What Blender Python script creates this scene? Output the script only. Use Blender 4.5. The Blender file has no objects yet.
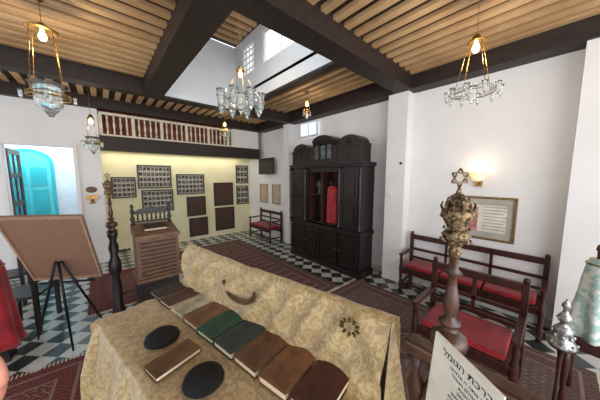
import bpy, math, random, bmesh
from mathutils import Vector, Matrix, noise
random.seed(3)
S=bpy.context.scene; COL=S.collection
rad=math.radians
# ---------------------------------------------------------------- materials
def nodes(name):
    m=bpy.data.materials.new(name); m.use_nodes=True
    nt=m.node_tree; b=nt.nodes['Principled BSDF']
    return m,nt,b
def srgb(c):
    return tuple(((x/255)/12.92 if x/255<=.04045 else ((x/255+.055)/1.055)**2.4) for x in c)+(1,)
def M(name,c,rough=.6,metal=0,c2=None,scale=8,stretch=(1,1,1),bump=0,emit=0,emitc=None,trans=0,detail=4,contrast=(.35,.65),sheen=0):
    m,nt,b=nodes(name)
    b.inputs['Roughness'].default_value=rough; b.inputs['Metallic'].default_value=metal
    b.inputs['Base Color'].default_value=srgb(c)
    if trans: b.inputs['Transmission Weight'].default_value=trans
    if sheen: b.inputs['Sheen Weight'].default_value=sheen
    if emit:
        b.inputs['Emission Color'].default_value=srgb(emitc or c); b.inputs['Emission Strength'].default_value=emit
    tc=nt.nodes.new('ShaderNodeTexCoord'); mp=nt.nodes.new('ShaderNodeMapping')
    mp.inputs['Scale'].default_value=stretch
    nt.links.new(tc.outputs['Object'],mp.inputs['Vector'])
    n=nt.nodes.new('ShaderNodeTexNoise'); n.inputs['Scale'].default_value=scale; n.inputs['Detail'].default_value=detail
    nt.links.new(mp.outputs['Vector'],n.inputs['Vector'])
    if c2 is None: c2=tuple(max(0,x*.9) for x in c)
    r=nt.nodes.new('ShaderNodeValToRGB'); e=r.color_ramp.elements
    e[0].position=contrast[0]; e[1].position=contrast[1]; e[0].color=srgb(c2); e[1].color=srgb(c)
    nt.links.new(n.outputs['Fac'],r.inputs['Fac']); nt.links.new(r.outputs['Color'],b.inputs['Base Color'])
    if bump:
        bp=nt.nodes.new('ShaderNodeBump'); bp.inputs['Strength'].default_value=bump; bp.inputs['Distance'].default_value=.01
        nt.links.new(n.outputs['Fac'],bp.inputs['Height']); nt.links.new(bp.outputs['Normal'],b.inputs['Normal'])
    return m
def rugmat(name,cols,scale=14,stretch=(1,1,1),kind='vor'):
    m,nt,b=nodes(name); b.inputs['Roughness'].default_value=.95
    tc=nt.nodes.new('ShaderNodeTexCoord'); mp=nt.nodes.new('ShaderNodeMapping'); mp.inputs['Scale'].default_value=stretch
    nt.links.new(tc.outputs['Object'],mp.inputs['Vector'])
    if kind=='vor':
        n=nt.nodes.new('ShaderNodeTexVoronoi'); n.distance='MANHATTAN'; n.inputs['Scale'].default_value=scale
        n.inputs['Randomness'].default_value=.35
        out=n.outputs['Distance']
    else:
        n=nt.nodes.new('ShaderNodeTexWave'); n.inputs['Scale'].default_value=scale; n.inputs['Distortion'].default_value=1.2
        n.bands_direction='Y'
        n.inputs['Detail Scale'].default_value=6
        out=n.outputs['Fac']
    nt.links.new(mp.outputs['Vector'],n.inputs['Vector'])
    r=nt.nodes.new('ShaderNodeValToRGB'); r.color_ramp.interpolation='CONSTANT'
    e=r.color_ramp.elements; k=len(cols)
    while len(e)<k: e.new(.5)
    for i,c in enumerate(cols):
        e[i].position=i/k*(.95 if kind!='vor' else .9); e[i].color=srgb(c)
    nt.links.new(out,r.inputs['Fac'])
    n2=nt.nodes.new('ShaderNodeTexNoise'); n2.inputs['Scale'].default_value=2.2; n2.inputs['Detail'].default_value=5
    nt.links.new(tc.outputs['Object'],n2.inputs['Vector'])
    mx=nt.nodes.new('ShaderNodeMix'); mx.data_type='RGBA'
    mr=nt.nodes.new('ShaderNodeMapRange'); mr.inputs['From Min'].default_value=.4; mr.inputs['From Max'].default_value=.75; mr.inputs['To Min'].default_value=.03; mr.inputs['To Max'].default_value=.4
    nt.links.new(n2.outputs['Fac'],mr.inputs['Value']); nt.links.new(mr.outputs['Result'],mx.inputs[0])
    av=tuple(sum(c[i] for c in cols)/k for i in range(3)); mx.inputs[7].default_value=srgb(av)
    nt.links.new(r.outputs['Color'],mx.inputs[6]); nt.links.new(mx.outputs[2],b.inputs['Base Color'])
    return m
def checker(name,c1,c2,size):
    m,nt,b=nodes(name); b.inputs['Roughness'].default_value=.28
    tc=nt.nodes.new('ShaderNodeTexCoord'); mp=nt.nodes.new('ShaderNodeMapping'); mp.inputs['Rotation'].default_value=(0,0,rad(45))
    nt.links.new(tc.outputs['Object'],mp.inputs['Vector'])
    mp.inputs['Location'].default_value=(.03,.05,.5)
    ch=nt.nodes.new('ShaderNodeTexChecker'); ch.inputs['Scale'].default_value=1/size
    n=nt.nodes.new('ShaderNodeTexNoise'); n.inputs['Scale'].default_value=3
    mx=nt.nodes.new('ShaderNodeMix'); mx.data_type='RGBA'; mx.blend_type='MULTIPLY'; mx.inputs[0].default_value=.25
    nt.links.new(mp.outputs['Vector'],ch.inputs['Vector'])
    nt.links.new(tc.outputs['Object'],n.inputs['Vector'])
    ch.inputs['Color1'].default_value=srgb(c1); ch.inputs['Color2'].default_value=srgb(c2)
    nt.links.new(ch.outputs['Color'],mx.inputs[6]); nt.links.new(n.outputs['Fac'],mx.inputs[7])
    nt.links.new(mx.outputs[2],b.inputs['Base Color'])
    return m
WHITE=M('plaster_white',(238,237,237),.85,c2=(232,231,231),scale=2,bump=.05)
CREAM=M('plaster_cream',(234,228,190),.85,c2=(226,219,178),scale=2)
BLUEW=M('plaster_blue',(216,230,238),.85,scale=2)
DARK=M('beam_dark_wood',(50,36,31),.6,c2=(33,24,21),scale=5,stretch=(6,1,6))
DARK2=M('ebony_wood',(36,22,21),.36,c2=(20,13,13),scale=4,stretch=(8,8,1))
LINING=M('ark_lining_wood',(72,38,30),.6,c2=(48,24,20),scale=6,stretch=(6,6,1))
SLAT=M('slat_wood',(212,174,128),.6,c2=(186,146,102),scale=2.2,detail=3)
BOARD=M('ceiling_board',(70,49,38),.8,c2=(48,34,27),scale=3)
MAHO=M('mahogany',(74,34,26),.35,c2=(48,20,16),scale=4,stretch=(8,8,1))
WAL=M('walnut_turned',(92,58,42),.35,c2=(54,32,24),scale=9,stretch=(3,3,1))
OAK=M('inlaid_wood',(136,102,76),.5,c2=(102,74,54),scale=9,stretch=(1,1,7))
OAKD=M('inlaid_wood_dark',(84,56,42),.5,c2=(62,40,30),scale=9,stretch=(1,1,7))
GOLD=M('aged_brass',(190,150,84),.32,.9,c2=(140,104,52),scale=20,bump=.3)
SILV=M('gilt_bronze',(152,130,98),.5,.7,c2=(66,52,36),scale=90,bump=.6,contrast=(.4,.58))
PEWT=M('pewter',(200,200,198),.36,.8,c2=(130,130,132),scale=50,bump=.4)
GLASS=M('lamp_glass',(248,251,251),.05,0,trans=.92,c2=(240,246,246))
PANE=M('window_glass',(225,238,245),.05,0,trans=1.0)
BULB=M('bulb_glow',(255,214,150),.4,emit=9,emitc=(255,205,130))
BULBS=M('bulb_glow_soft',(255,214,150),.4,emit=3,emitc=(255,205,130))
RED=M('red_cushion',(160,24,36),.9,c2=(126,14,28),scale=10,sheen=.2)
REDV=M('red_velvet',(176,22,36),.7,c2=(120,10,24),scale=6,sheen=.3)
BLACK=M('black_plastic',(22,22,24),.35)
BVEL=M('black_velvet',(13,13,15),.95,c2=(7,7,8),scale=30)
PAPER=M('page_paper',(226,214,186),.9,c2=(206,192,160),scale=60,stretch=(1,1,12))
PANELW=M('sign_white',(240,234,220),.6)
INK=M('ink',(34,34,40),.7)
TURQ=M('turquoise_paint',(40,184,198),.5,c2=(32,170,184),scale=4)
KRAFT=M('kraft_board',(146,110,88),.8,c2=(128,94,74),scale=60)
KRAFT2=M('kraft_border',(172,140,116),.8)
STEELB=M('black_metal',(30,30,34),.4,.6)
TEAL=M('silver_teal_brocade',(222,226,218),.75,c2=(164,196,190),scale=22,contrast=(.46,.54),detail=6)
SKIN=M('skin',(206,142,122),.5,c2=(196,130,112),scale=20)
def brocade():
    m,nt,b=nodes('gold_brocade'); b.inputs['Roughness'].default_value=.42; b.inputs['Sheen Weight'].default_value=.3
    tc=nt.nodes.new('ShaderNodeTexCoord')
    v=nt.nodes.new('ShaderNodeTexNoise'); v.inputs['Scale'].default_value=22; v.inputs['Distortion'].default_value=2.4; v.inputs['Detail'].default_value=2
    n=nt.nodes.new('ShaderNodeTexNoise'); n.inputs['Scale'].default_value=140; n.inputs['Detail'].default_value=2
    nt.links.new(tc.outputs['Object'],v.inputs['Vector']); nt.links.new(tc.outputs['Object'],n.inputs['Vector'])
    r=nt.nodes.new('ShaderNodeValToRGB'); e=r.color_ramp.elements
    e[0].position=.42; e[0].color=srgb((164,138,94)); e[1].position=.56; e[1].color=srgb((194,170,124))
    mx=nt.nodes.new('ShaderNodeMix'); mx.data_type='RGBA'; mx.blend_type='MULTIPLY'; mx.inputs[0].default_value=.5
    mr=nt.nodes.new('ShaderNodeMapRange'); mr.inputs['From Min'].default_value=.3; mr.inputs['From Max'].default_value=.6; mr.inputs['To Min'].default_value=.6; mr.inputs['To Max'].default_value=1.05
    nt.links.new(n.outputs['Fac'],mr.inputs['Value'])
    nt.links.new(v.outputs['Fac'],r.inputs['Fac']); nt.links.new(r.outputs['Color'],mx.inputs[6]); nt.links.new(mr.outputs['Result'],mx.inputs[7])
    nt.links.new(mx.outputs[2],b.inputs['Base Color'])
    bp=nt.nodes.new('ShaderNodeBump'); bp.inputs['Strength'].default_value=.4; bp.inputs['Distance'].default_value=.004
    nt.links.new(v.outputs['Fac'],bp.inputs['Height']); nt.links.new(bp.outputs['Normal'],b.inputs['Normal'])
    return m
BROC=brocade()
EMBR=M('embroidery_thread',(104,80,40),.5,.3,c2=(64,48,26),scale=80)
# ---------------------------------------------------------------- mesh builder
class MB:
    def __init__(s): s.v=[];s.f=[];s.m=[];s.s=[]
    def add(s,vs,fs,mi=0,sm=False,X=None):
        o=len(s.v)
        for p in vs:
            p=Vector(p)
            s.v.append(tuple(X@p) if X is not None else tuple(p))
        for f in fs: s.f.append(tuple(i+o for i in f)); s.m.append(mi); s.s.append(sm)
    def box(s,x0,x1,y0,y1,z0,z1,mi=0,X=None):
        vs=[(x,y,z) for x in (x0,x1) for y in (y0,y1) for z in (z0,z1)]
        s.add(vs,[(0,1,3,2),(4,6,7,5),(0,4,5,1),(2,3,7,6),(0,2,6,4),(1,5,7,3)],mi,False,X)
    def lathe(s,prof,c=(0,0,0),seg=18,mi=0,X=None,sx=1,sy=1):
        vs=[];fs=[];n=len(prof)
        for r,z in prof:
            for k in range(seg):
                a=2*math.pi*k/seg; vs.append((c[0]+max(r,.0004)*math.cos(a)*sx,c[1]+max(r,.0004)*math.sin(a)*sy,c[2]+z))
        for i in range(n-1):
            for k in range(seg):
                k2=(k+1)%seg; fs.append((i*seg+k,i*seg+k2,(i+1)*seg+k2,(i+1)*seg+k))
        fs.append(tuple(range(seg))[::-1]); fs.append(tuple((n-1)*seg+k for k in range(seg)))
        s.add(vs,fs,mi,True,X)
    def tube(s,pts,r,seg=8,mi=0,X=None,closed=False):
        pts=[Vector(p) for p in pts]; n=len(pts); R=r if isinstance(r,(list,tuple)) else [r]*n
        vs=[];fs=[]
        for i,p in enumerate(pts):
            if closed: d=pts[(i+1)%n]-pts[i-1]
            else: d=pts[min(i+1,n-1)]-pts[max(i-1,0)]
            d.normalize(); up=Vector((0,0,1)) if abs(d.z)<.9 else Vector((1,0,0))
            a=d.cross(up).normalized(); b=d.cross(a)
            for k in range(seg):
                t=2*math.pi*k/seg; vs.append(p+a*R[i]*math.cos(t)+b*R[i]*math.sin(t))
        for i in range(n if closed else n-1):
            j=(i+1)%n
            for k in range(seg):
                k2=(k+1)%seg; fs.append((i*seg+k,i*seg+k2,j*seg+k2,j*seg+k))
        if not closed:
            fs.append(tuple(range(seg))[::-1]); fs.append(tuple((n-1)*seg+k for k in range(seg)))
        s.add(vs,fs,mi,True,X)
    def prism(s,poly,y0,y1,mi=0,X=None):
        n=len(poly)
        vs=[(x,y0,z) for x,z in poly]+[(x,y1,z) for x,z in poly]
        fs=[tuple(range(n)),tuple(range(n,2*n))[::-1]]+[(i,i+n,(i+1)%n+n,(i+1)%n) for i in range(n)]
        s.add(vs,fs,mi,False,X)
    def sphere(s,c,r,seg=12,mi=0,sz=1,X=None):
        pr=[(r*math.sin(math.pi*i/8),-r*sz*math.cos(math.pi*i/8)) for i in range(9)]
        s.lathe(pr,c,seg,mi,X)
def OB(name,mb,mats,parent=None,loc=(0,0,0),rot=(0,0,0),bevel=0,label=None,cat=None,kind=None,group=None,sub=0):
    me=bpy.data.meshes.new(name); me.from_pydata(mb.v,[],mb.f)
    if not isinstance(mats,(list,tuple)): mats=[mats]
    for m in mats: me.materials.append(m)
    for p,mi,sm in zip(me.polygons,mb.m,mb.s): p.material_index=mi; p.use_smooth=sm
    me.update()
    bm=bmesh.new(); bm.from_mesh(me); bmesh.ops.recalc_face_normals(bm,faces=bm.faces); bm.to_mesh(me); bm.free()
    o=bpy.data.objects.new(name,me); COL.objects.link(o); o.location=loc; o.rotation_euler=rot
    if parent: o.parent=parent
    if bevel:
        b=o.modifiers.new('bevel','BEVEL'); b.width=bevel; b.segments=2; b.limit_method='ANGLE'
    if sub:
        b=o.modifiers.new('subd','SUBSURF'); b.levels=sub; b.render_levels=sub
    if label: o['label']=label
    if cat: o['category']=cat
    if kind: o['kind']=kind
    if group: o['group']=group
    return o
def TH(name,label,cat,loc=(0,0,0),rz=0,group=None,rot=None):
    e=bpy.data.objects.new(name,None); COL.objects.link(e); e.empty_display_size=.1
    e.location=loc; e.rotation_euler=rot or (0,0,rz); e['label']=label; e['category']=cat
    if group: e['group']=group
    return e
def COPY(root,name,loc,rz=None,label=None,scale=None):
    def cp(o,par):
        n=o.copy(); COL.objects.link(n)
        if par: n.parent=par; n.matrix_parent_inverse=o.matrix_parent_inverse.copy()
        for c in list(o.children): cp(c,n)
        return n
    n=cp(root,None); n.location=loc
    if rz is not None: n.rotation_euler=(0,0,rz)
    if scale: n.scale=(scale,)*3
    if label: n['label']=label
    return n
def ST(name,boxes,mats,bevel=0):
    mb=MB()
    for b in boxes: mb.box(*b)
    return OB(name,mb,mats,kind='structure',bevel=bevel)
# ---------------------------------------------------------------- ROOM SHELL
WX=4.12; PX=3.9; ZB=3.3; ZT=3.56
ST('floor',[(-4.5,4.4,-3.5,7.35,-.1,0)],checker('floor_tiles',(200,203,198),(46,52,53),.19))
ST('wall_right',[(WX,WX+.25,-3.5,7.35,0,ZT)],WHITE)
ST('wall_pier',[(PX,WX,1.72,2.06,0,ZB),(PX,WX,4.86,5.1,0,ZB),(PX,WX,-.5,-.1,0,ZB),(3.95,WX,5.1,7.1,0,2.46)],WHITE)
ST('wall_back',[(0,WX,7.1,7.35,0,ZT)],CREAM)
ST('wall_left',[(-4.5,-1.25,6.5,6.72,0,ZT),(-.35,.06,6.5,6.72,0,ZT),(-1.25,-.35,6.5,6.72,2.48,ZT),(-.06,.06,6.72,7.1,0,ZT)],WHITE)
ST('trim_1',[(.06,3.95,6.42,6.55,2.45,2.76)],DARK)
ST('trim_2',[(.06,3.95,6.55,7.1,2.5,2.62)],CREAM)
ST('wall_gallery',[(3.05,3.95,6.5,6.6,2.76,ZT)],WHITE)
WX0,WX1,WY0,WY1=.95,2.34,1.93,4.75
ST('trim_3',[(-4.5,PX+.2,1.66,1.93,ZB,ZT)],DARK)
ST('trim_4',[(.66,.95,-3.5,1.66,ZB,ZT),(.66,.95,1.93,4.75,ZB,ZT)],DARK)
ST('trim_5',[(-4.5,PX+.2,4.75,4.97,ZB,ZT)],DARK)
ST('trim_6',[(3.86,WX,-3.5,1.66,ZB,ZT-.01),(3.86,WX,1.93,4.75,ZB,ZT-.01),(3.86,WX,4.97,6.4,ZB,ZT-.01)],DARK)
ST('trim_7',[(-4.5,3.95,6.36,6.5,ZB,ZT)],DARK)
ST('ceiling',[(-4.5,WX+.25,-3.5,WY0,ZT,ZT+.05),(-4.5,WX0,WY0,WY1,ZT,ZT+.05),(WX1,WX+.25,WY0,WY1,ZT,ZT+.05),(-4.5,WX+.25,WY1,7.35,ZT,ZT+.05)],BOARD)
def slats(name,x0,x1,y0,y1,ax,z0=3.515,z1=3.56,w=.085,step=.185):
    mb=MB()
    a0,a1=(y0,y1) if ax=='x' else (x0,x1)
    n=int((a1-a0)/step)
    for i in range(n+1):
        c=a0+step*(i+.5)
        if c+w/2>a1: break
        if ax=='x': mb.box(x0,x1,c-w/2,c+w/2,z0,z1)
        else: mb.box(c-w/2,c+w/2,y0,y1,z0,z1)
    OB(name,mb,SLAT,kind='structure')
slats('trim_8',.95,3.86,-3.5,1.66,'y')
slats('trim_9',-4.5,.66,-1.5,1.66,'x')
slats('trim_10',-4.5,.66,1.93,4.75,'x')
slats('trim_11',-4.5,3.86,4.97,6.36,'y')
slats('trim_12',WX1+.1,3.86,1.93,4.75,'y')
ZW=4.6; zl=ZB+.03
WELL=M('plaster_shaft',(222,226,230),.9,c2=(214,218,223),scale=2)
ST('wall_skylight',[
 (WX0-.0,WX0+.015,WY0,WY1,zl,ZT),(WX0-.08,WX0+.015,WY0,WY1,ZT,ZW),
 (WX0,WX1,WY0,WY0+.015,zl,ZT),(WX0,WX1,WY0-.08,WY0+.015,ZT,ZW),
 (WX0,WX1,WY1-.015,WY1,zl,ZT),(WX0,WX1,WY1-.015,WY1+.08,ZT,ZW),
 (WX1,WX1+.08,WY0,WY1,ZB+.06,3.9),(WX1,WX1+.08,WY0,WY1,4.46,ZW),
 (WX1,WX1+.08,WY0,2.6,3.9,4.46),(WX1,WX1+.08,3.65,3.95,3.9,4.46),(WX1,WX1+.08,4.4,WY1,3.9,4.46)],WELL)
ST('trim_16',[(WX1-.015,WX1+.095,WY0,WY1,ZB+.02,ZB+.06)],DARK)
ST('ceiling_skylight',[(WX0-.1,WX1+.1,WY0-.1,WY1+.1,ZW+.08,ZW+.12)],BOARD)
slats('trim_13',WX0,WX1,WY0,WY1,'x',ZW+.03,ZW+.08)
def window(name,X,y0,y1,z0,z1,nx=3,nz=1):
    mb=MB(); d=.03
    mb.box(X,X+.05,y0,y1,z0,z0+d); mb.box(X,X+.05,y0,y1,z1-d,z1)
    mb.box(X,X+.05,y0,y0+d,z0+d,z1-d); mb.box(X,X+.05,y1-d,y1,z0+d,z1-d)
    for i in range(1,nx):
        y=y0+(y1-y0)*i/nx; mb.box(X+.01,X+.04,y-.01,y+.01,z0+d,z1-d)
    for i in range(1,nz):
        z=z0+(z1-z0)*i/nz; mb.box(X+.012,X+.038,y0+d,y1-d,z-.008,z+.008)
    OB(name,mb,WHITE,kind='structure')
window('window_1',WX1+.01,2.6,3.65,3.9,4.46,2,1)
window('window_2',WX1+.01,3.95,4.4,3.9,4.46,4,5)
mb=MB(); mb.box(4.06,4.12,3.95,4.55,2.92,3.24)
OB('window_3',mb,M('transom_glow',(225,236,245),.4,emit=.9,emitc=(215,232,250)),kind='structure')
window('window_4',4.03,3.93,4.57,2.9,3.26,2,1)
def doorleaf():
    mb=MB(); W=.72;H=2.4
    mb.box(0,.07,0,.04,0,H); mb.box(W-.07,W,0,.04,0,H)
    for z in (0,.75,1.3,1.85,H-.09): mb.box(.07,W-.07,0,.04,z,z+.09)
    mb.box(W/2-.015,W/2+.015,.005,.035,.84,H-.09)
    mb.box(.07,W-.07,.012,.028,.09,.75)
    o=OB('door_1',mb,M('door_brown',(92,60,48),.5),kind='structure',loc=(-1.23,6.73,.02),rot=(0,0,rad(88)))
    g=MB(); g.box(.07,W-.07,.018,.022,.84,H-.09); OB('door_glass',g,PANE,parent=o)
doorleaf()
ST('trim_14',[(-1.3,-1.24,6.46,6.52,0,2.54),(-.36,-.3,6.46,6.52,0,2.54),(-1.24,-.36,6.46,6.52,2.47,2.54)],WHITE)
ST('floor_patio',[(-4.5,-.06,6.72,9.0,-.1,0),(-4.5,-.06,7.35,9.0,0,.16)],M('patio_tile',(206,208,206),.6))
ST('wall_patio',[(-4.5,-.06,7.75,7.9,.16,4.2),(-.12,-.06,6.72,7.75,.16,4.2)],BLUEW)
def arch(w,z0,z1,n=14):
    r=w/2; pts=[(-r,z0),(r,z0)]
    for i in range(n+1):
        a=math.pi*i/n; pts.append((r*math.cos(a),z1-r*.75+r*.75*math.sin(a)))
    return pts
mb=MB(); mb.prism(arch(.78,.16,2.5),-.04,0,0); mb.prism(arch(.68,.2,2.43),-.07,-.04,1)
for x0,x1 in ((-.27,-.03),(.03,.27)):
    for z0,z1 in ((.35,.95),(1.05,1.6),(1.7,2.1)):
        mb.box(x0,x1,-.085,-.07,z0,z1,0)
OB('door_2',mb,[TURQ,M('turquoise_light',(84,206,214),.5)],kind='structure',loc=(-1.16,7.75,0))
BB=M('baseboard_grey',(206,206,204),.5)
ST('baseboard_right',[(4.1,4.12,-3.5,7.1,0,.1)],BB)
mb=MB()
mb.box(.08,3.05,6.44,6.52,3.2,3.25); mb.box(.08,3.05,6.44,6.52,2.76,2.8)
n=26
for i in range(n+1):
    x=.1+(2.92)*i/n
    if i%5==0: mb.box(x-.03,x+.03,6.45,6.51,2.8,3.2)
    else: mb.lathe([(.014,0),(.022,.05),(.012,.1),(.026,.2),(.012,.3),(.02,.35),(.014,.4)],(x,6.48,2.8),8)
OB('gallery_railing',mb,M('ivory_paint',(236,226,206),.6),label='ivory painted gallery railing with turned balusters above dark beam',cat='railing')
mb=MB(); mb.box(.08,3.03,7.05,7.09,2.64,3.5)
OB('trim_15',mb,M('gallery_rust',(176,104,70),.8,c2=(120,66,48),scale=3,stretch=(4,1,1)),kind='structure')
# ---------------------------------------------------------------- RUGS
def rug(name,cx,cy,w,l,rz,mo,mi,mf,label,t=.008,z=.001):
    e=TH(name,label,'rug',(cx,cy,z),rz)
    mb=MB()
    mb.box(-w/2,w/2,-l/2,l/2,0,t,0)
    b=.09; mb.box(-w/2+b,w/2-b,-l/2+b,l/2-b,t,t+.001,1)
    b=.115; mb.box(-w/2+b,w/2-b,-l/2+b,l/2-b,t+.001,t+.002,0)
    b=.24; mb.box(-w/2+b,w/2-b,-l/2+b,l/2-b,t+.002,t+.003,1)
    b=.26; mb.box(-w/2+b,w/2-b,-l/2+b,l/2-b,t+.003,t+.004,2)
    if w>1.4:
        for k in (-1,0,1):
            cyy=k*l*.27
            for j,(r0,mi_) in enumerate(((.32,0),(.22,1),(.19,2))):
                zz=t+.005+j*.001
                mb.add([(0,cyy-r0*1.3,zz),(r0,cyy,zz),(0,cyy+r0*1.3,zz),(-r0,cyy,zz)],[(0,1,2,3)],mi_)
    OB('rug_pile',mb,[mo,mi,mf],e)
    fr=MB(); k=int(w/.03)
    for i in range(k):
        x=-w/2+w*(i+.5)/k
        for sgn in (-1,1): fr.box(x-.005,x+.005,min(sgn*l/2,sgn*(l/2+.06)),max(sgn*l/2,sgn*(l/2+.06)),0,.004)
    o=OB('fringe',fr,PAPER,e); o['kind']='stuff'
    return e
R1=rugmat('rug_border_red',[(104,34,38),(46,40,50),(134,66,58),(80,30,34)],24)
R2=M('rug_cream',(136,116,98),.95)
R3=rugmat('rug_field_wine',[(104,32,38),(120,48,46),(58,40,46),(140,106,88),(86,28,32)],14)
R4=rugmat('rug_field_stripe',[(108,54,54),(76,66,72),(128,100,88),(94,44,46),(110,98,92)],1.4,(1,1,1),'wave')
R5=rugmat('rug_field_green',[(84,82,78),(104,62,58),(98,96,88),(74,54,56),(126,104,90)],16)
R6=rugmat('rug_border_grey',[(92,68,66),(62,52,54),(112,92,84),(82,44,46)],24)
rug('floor_rug',2.12,4.3,1.75,3.85,0,R6,R2,R4,'long striped woven runner rug in faded red and grey')
rug('floor_rug',2.52,.95,1.9,2.7,0,R6,R2,R5,'faded grey-green and red oriental rug beside bench')
rug('floor_rug',-.85,2.65,1.3,1.15,rad(-4),R1,R2,R3,'brown-red oriental rug on tiles near easel')
rug('floor_rug',.35,4.9,1.2,1.6,0,R1,R6,R3,'wine red oriental rug beside wooden lectern')
# ---------------------------------------------------------------- ARK
def panel_door(mb,x0,x1,z0,z1,y,mi=0,fr=.05):
    mb.box(x0,x1,y-.02,y,z0,z1,mi)
    mb.box(x0,x0+fr,y-.04,y-.02,z0,z1,mi); mb.box(x1-fr,x1,y-.04,y-.02,z0,z1,mi)
    mb.box(x0+fr,x1-fr,y-.04,y-.02,z0,z0+fr,mi); mb.box(x0+fr,x1-fr,y-.04,y-.02,z1-fr,z1,mi)
    mb.box(x0+fr+.03,x1-fr-.03,y-.034,y-.02,z0+fr+.03,z1-fr-.03,mi)
def ark():
    e=TH('torah_ark','tall dark carved wooden ark cabinet with arched crest against wall','cabinet',(3.46,3.24,0),rad(-90))
    W=1.0; D=.42
    b=MB()
    b.box(-W,W,-.03,D,0,.12); b.box(-W+.03,W-.03,0,D,.12,.8); b.box(-W,W,-.03,D,.8,.88)
    b.box(-W+.03,-.43,.0,D,.88,2.08); b.box(.46,W-.03,.0,D,.88,2.08)
    b.box(-.43,.46,D-.03,D,.88,2.08)
    b.box(-.43,.46,.03,D-.03,1.98,2.08)
    b.box(-W,W,-.03,D,2.08,2.12); b.box(-W-.01,W+.01,-.05,D,2.12,2.16)
    OB('body',b,DARK2,e,bevel=.006)
    b=MB(); b.box(-.43,.46,D-.04,D-.03,.93,1.98); b.box(-.43,-.42,.06,D-.04,.93,1.98); b.box(.45,.46,.06,D-.04,.93,1.98); OB('lining',b,LINING,e)
    for i in range(4):
        x0=-W+.05+i*.48; d=MB(); panel_door(d,x0,x0+.45,.16,.77,0); o=OB('door',d,DARK2,e,bevel=.004)
        k=MB(); k.sphere((x0+(.4 if i%2==0 else .05),-.055,.47),.016); OB('knob',k,GOLD,o)
    for x0,x1 in ((-W+.08,-.5),(.53,W-.08)):
        d=MB(); panel_door(d,x0,x1,.94,1.42,0); panel_door(d,x0,x1,1.47,2.03,0); OB('door',d,DARK2,e,bevel=.004)
    for x in (-W+.04,-.465,.495,W-.04):
        c=MB(); c.lathe([(.035,0),(.035,.05),(.022,.08),(.03,.2),(.02,.4),(.028,.6),(.02,.8),(.03,1.0),(.022,1.1),(.035,1.14),(.035,1.2)],(x,-.03,.88),12)
        OB('column',c,DARK2,e)
    c=MB()
    def blk(cx,w,z1,rr=.16):
        r=w/2; pts=[(cx-r,2.16),(cx+r,2.16),(cx+r,z1-rr)]
        for i in range(13):
            a=math.pi*i/12; pts.append((cx+(r-.03)*math.cos(a),z1-rr+rr*math.sin(a)))
        pts.append((cx-r,z1-rr)); c.prism(pts,0,.3)
        c.box(cx-r-.01,cx+r+.01,-.02,.3,z1-rr-.04,z1-rr-.005)
        pp=[(cx-r+.05,2.21),(cx+r-.05,2.21),(cx+r-.05,z1-rr-.07),(cx-r+.05,z1-rr-.07)]; c.prism(pp,-.015,0)
        c.sphere((cx,-.005,z1-rr+.05),.05,12,sz=.8)
        c.box(cx-.012,cx+.012,-.03,-.015,2.21,z1-rr-.07)
    blk(-.65,.58,2.62); blk(.67,.56,2.66)
    c.box(-.35,-.26,0,.3,2.16,2.5); c.box(.28,.38,0,.3,2.16,2.5)
    c.box(-.26,.28,.0,.3,2.16,2.24); c.box(-.26,.28,.0,.3,2.56,2.6)
    for x in (-.26,-.1,.09,.245): c.box(x,x+.035,.0,.3,2.24,2.56)
    pts=[(-.28,2.6),(.3,2.6)]
    for i in range(13):
        a=math.pi*i/12; pts.append((.01+.28*math.cos(a),2.6+.13*math.sin(a)))
    c.prism(pts,-.02,.3)
    OB('crest',c,DARK2,e,bevel=.004)
    for cx in (-.163,.012,.184):
        g=MB(); g.prism([(x+cx,z) for x,z in arch(.135,2.25,2.54,8)],.02,.04); OB('arched_pane',g,M('pane_grey',(120,130,136),.15,.3,c2=(74,82,88),scale=14),e)
    for nm,bx,mt in (('shelf',(-.42,.45,.03,D-.04,.9,.93),DARK2),('shelf',(-.42,-.05,.06,D-.04,1.5,1.52),LINING),('divider',(-.05,-.02,.05,D-.04,.93,1.98),LINING)):
        s=MB(); s.box(*bx); OB(nm,s,mt,e)
ark()
def mantle(name,loc,h,r,mat,label,rz=0,sy=.55,flare=1.0,cat='torah mantle'):
    e=TH(name,label,cat,loc,rz)
    mb=MB()
    seg=56; vs=[];fs=[]
    prof=[(1.06*flare,0),(1.0*(1+(flare-1)*.8),.1),(1+(flare-1)*.6,.25),(.97*(1+(flare-1)*.5),.4),(.96*(1+(flare-1)*.3),.55),(.95*(1+(flare-1)*.2),.7),(.93,.86),(.8,.95),(.3,.98),(0.02,.985)]
    for pr,pz in prof:
        for k in range(seg):
            a=2*math.pi*k/seg; rr=r*pr*(1+.1*flare*math.sin(a*7+pz*2+.6*math.sin(a*3))*(1-pz)); vs.append((rr*math.cos(a),rr*math.sin(a)*sy,pz*h))
    for i in range(len(prof)-1):
        for k in range(seg): fs.append((i*seg+k,i*seg+(k+1)%seg,(i+1)*seg+(k+1)%seg,(i+1)*seg+k))
    fs.append(tuple(range(seg))); mb.add(vs,fs,0,True); OB('mantle_cloth',mb,mat,e)
    zz=.9
    t=MB(); t.tube([(r*.94*math.cos(a),r*.95*math.sin(a)*sy,zz*h) for a in [2*math.pi*k/24 for k in range(24)]],.006,6,closed=True)
    OB('gold_braid',t,GOLD,e)
    for s in (-1,1):
        p=MB(); p.lathe([(.013,0),(.013,.06),(.022,.07),(.018,.1),(.004,.12)],(s*r*.45,0,h*.96),10)
        OB('roller_handle',p,WAL,e)
    return e
REDB=M('red_velvet_bright',(190,28,42),.6,c2=(140,16,30),scale=8,sheen=.3)
mantle('torah_mantle',(3.6,3.04,.932),.78,.15,REDB,'red velvet torah mantle with gold trim inside ark',rad(-90),.5)
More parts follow.
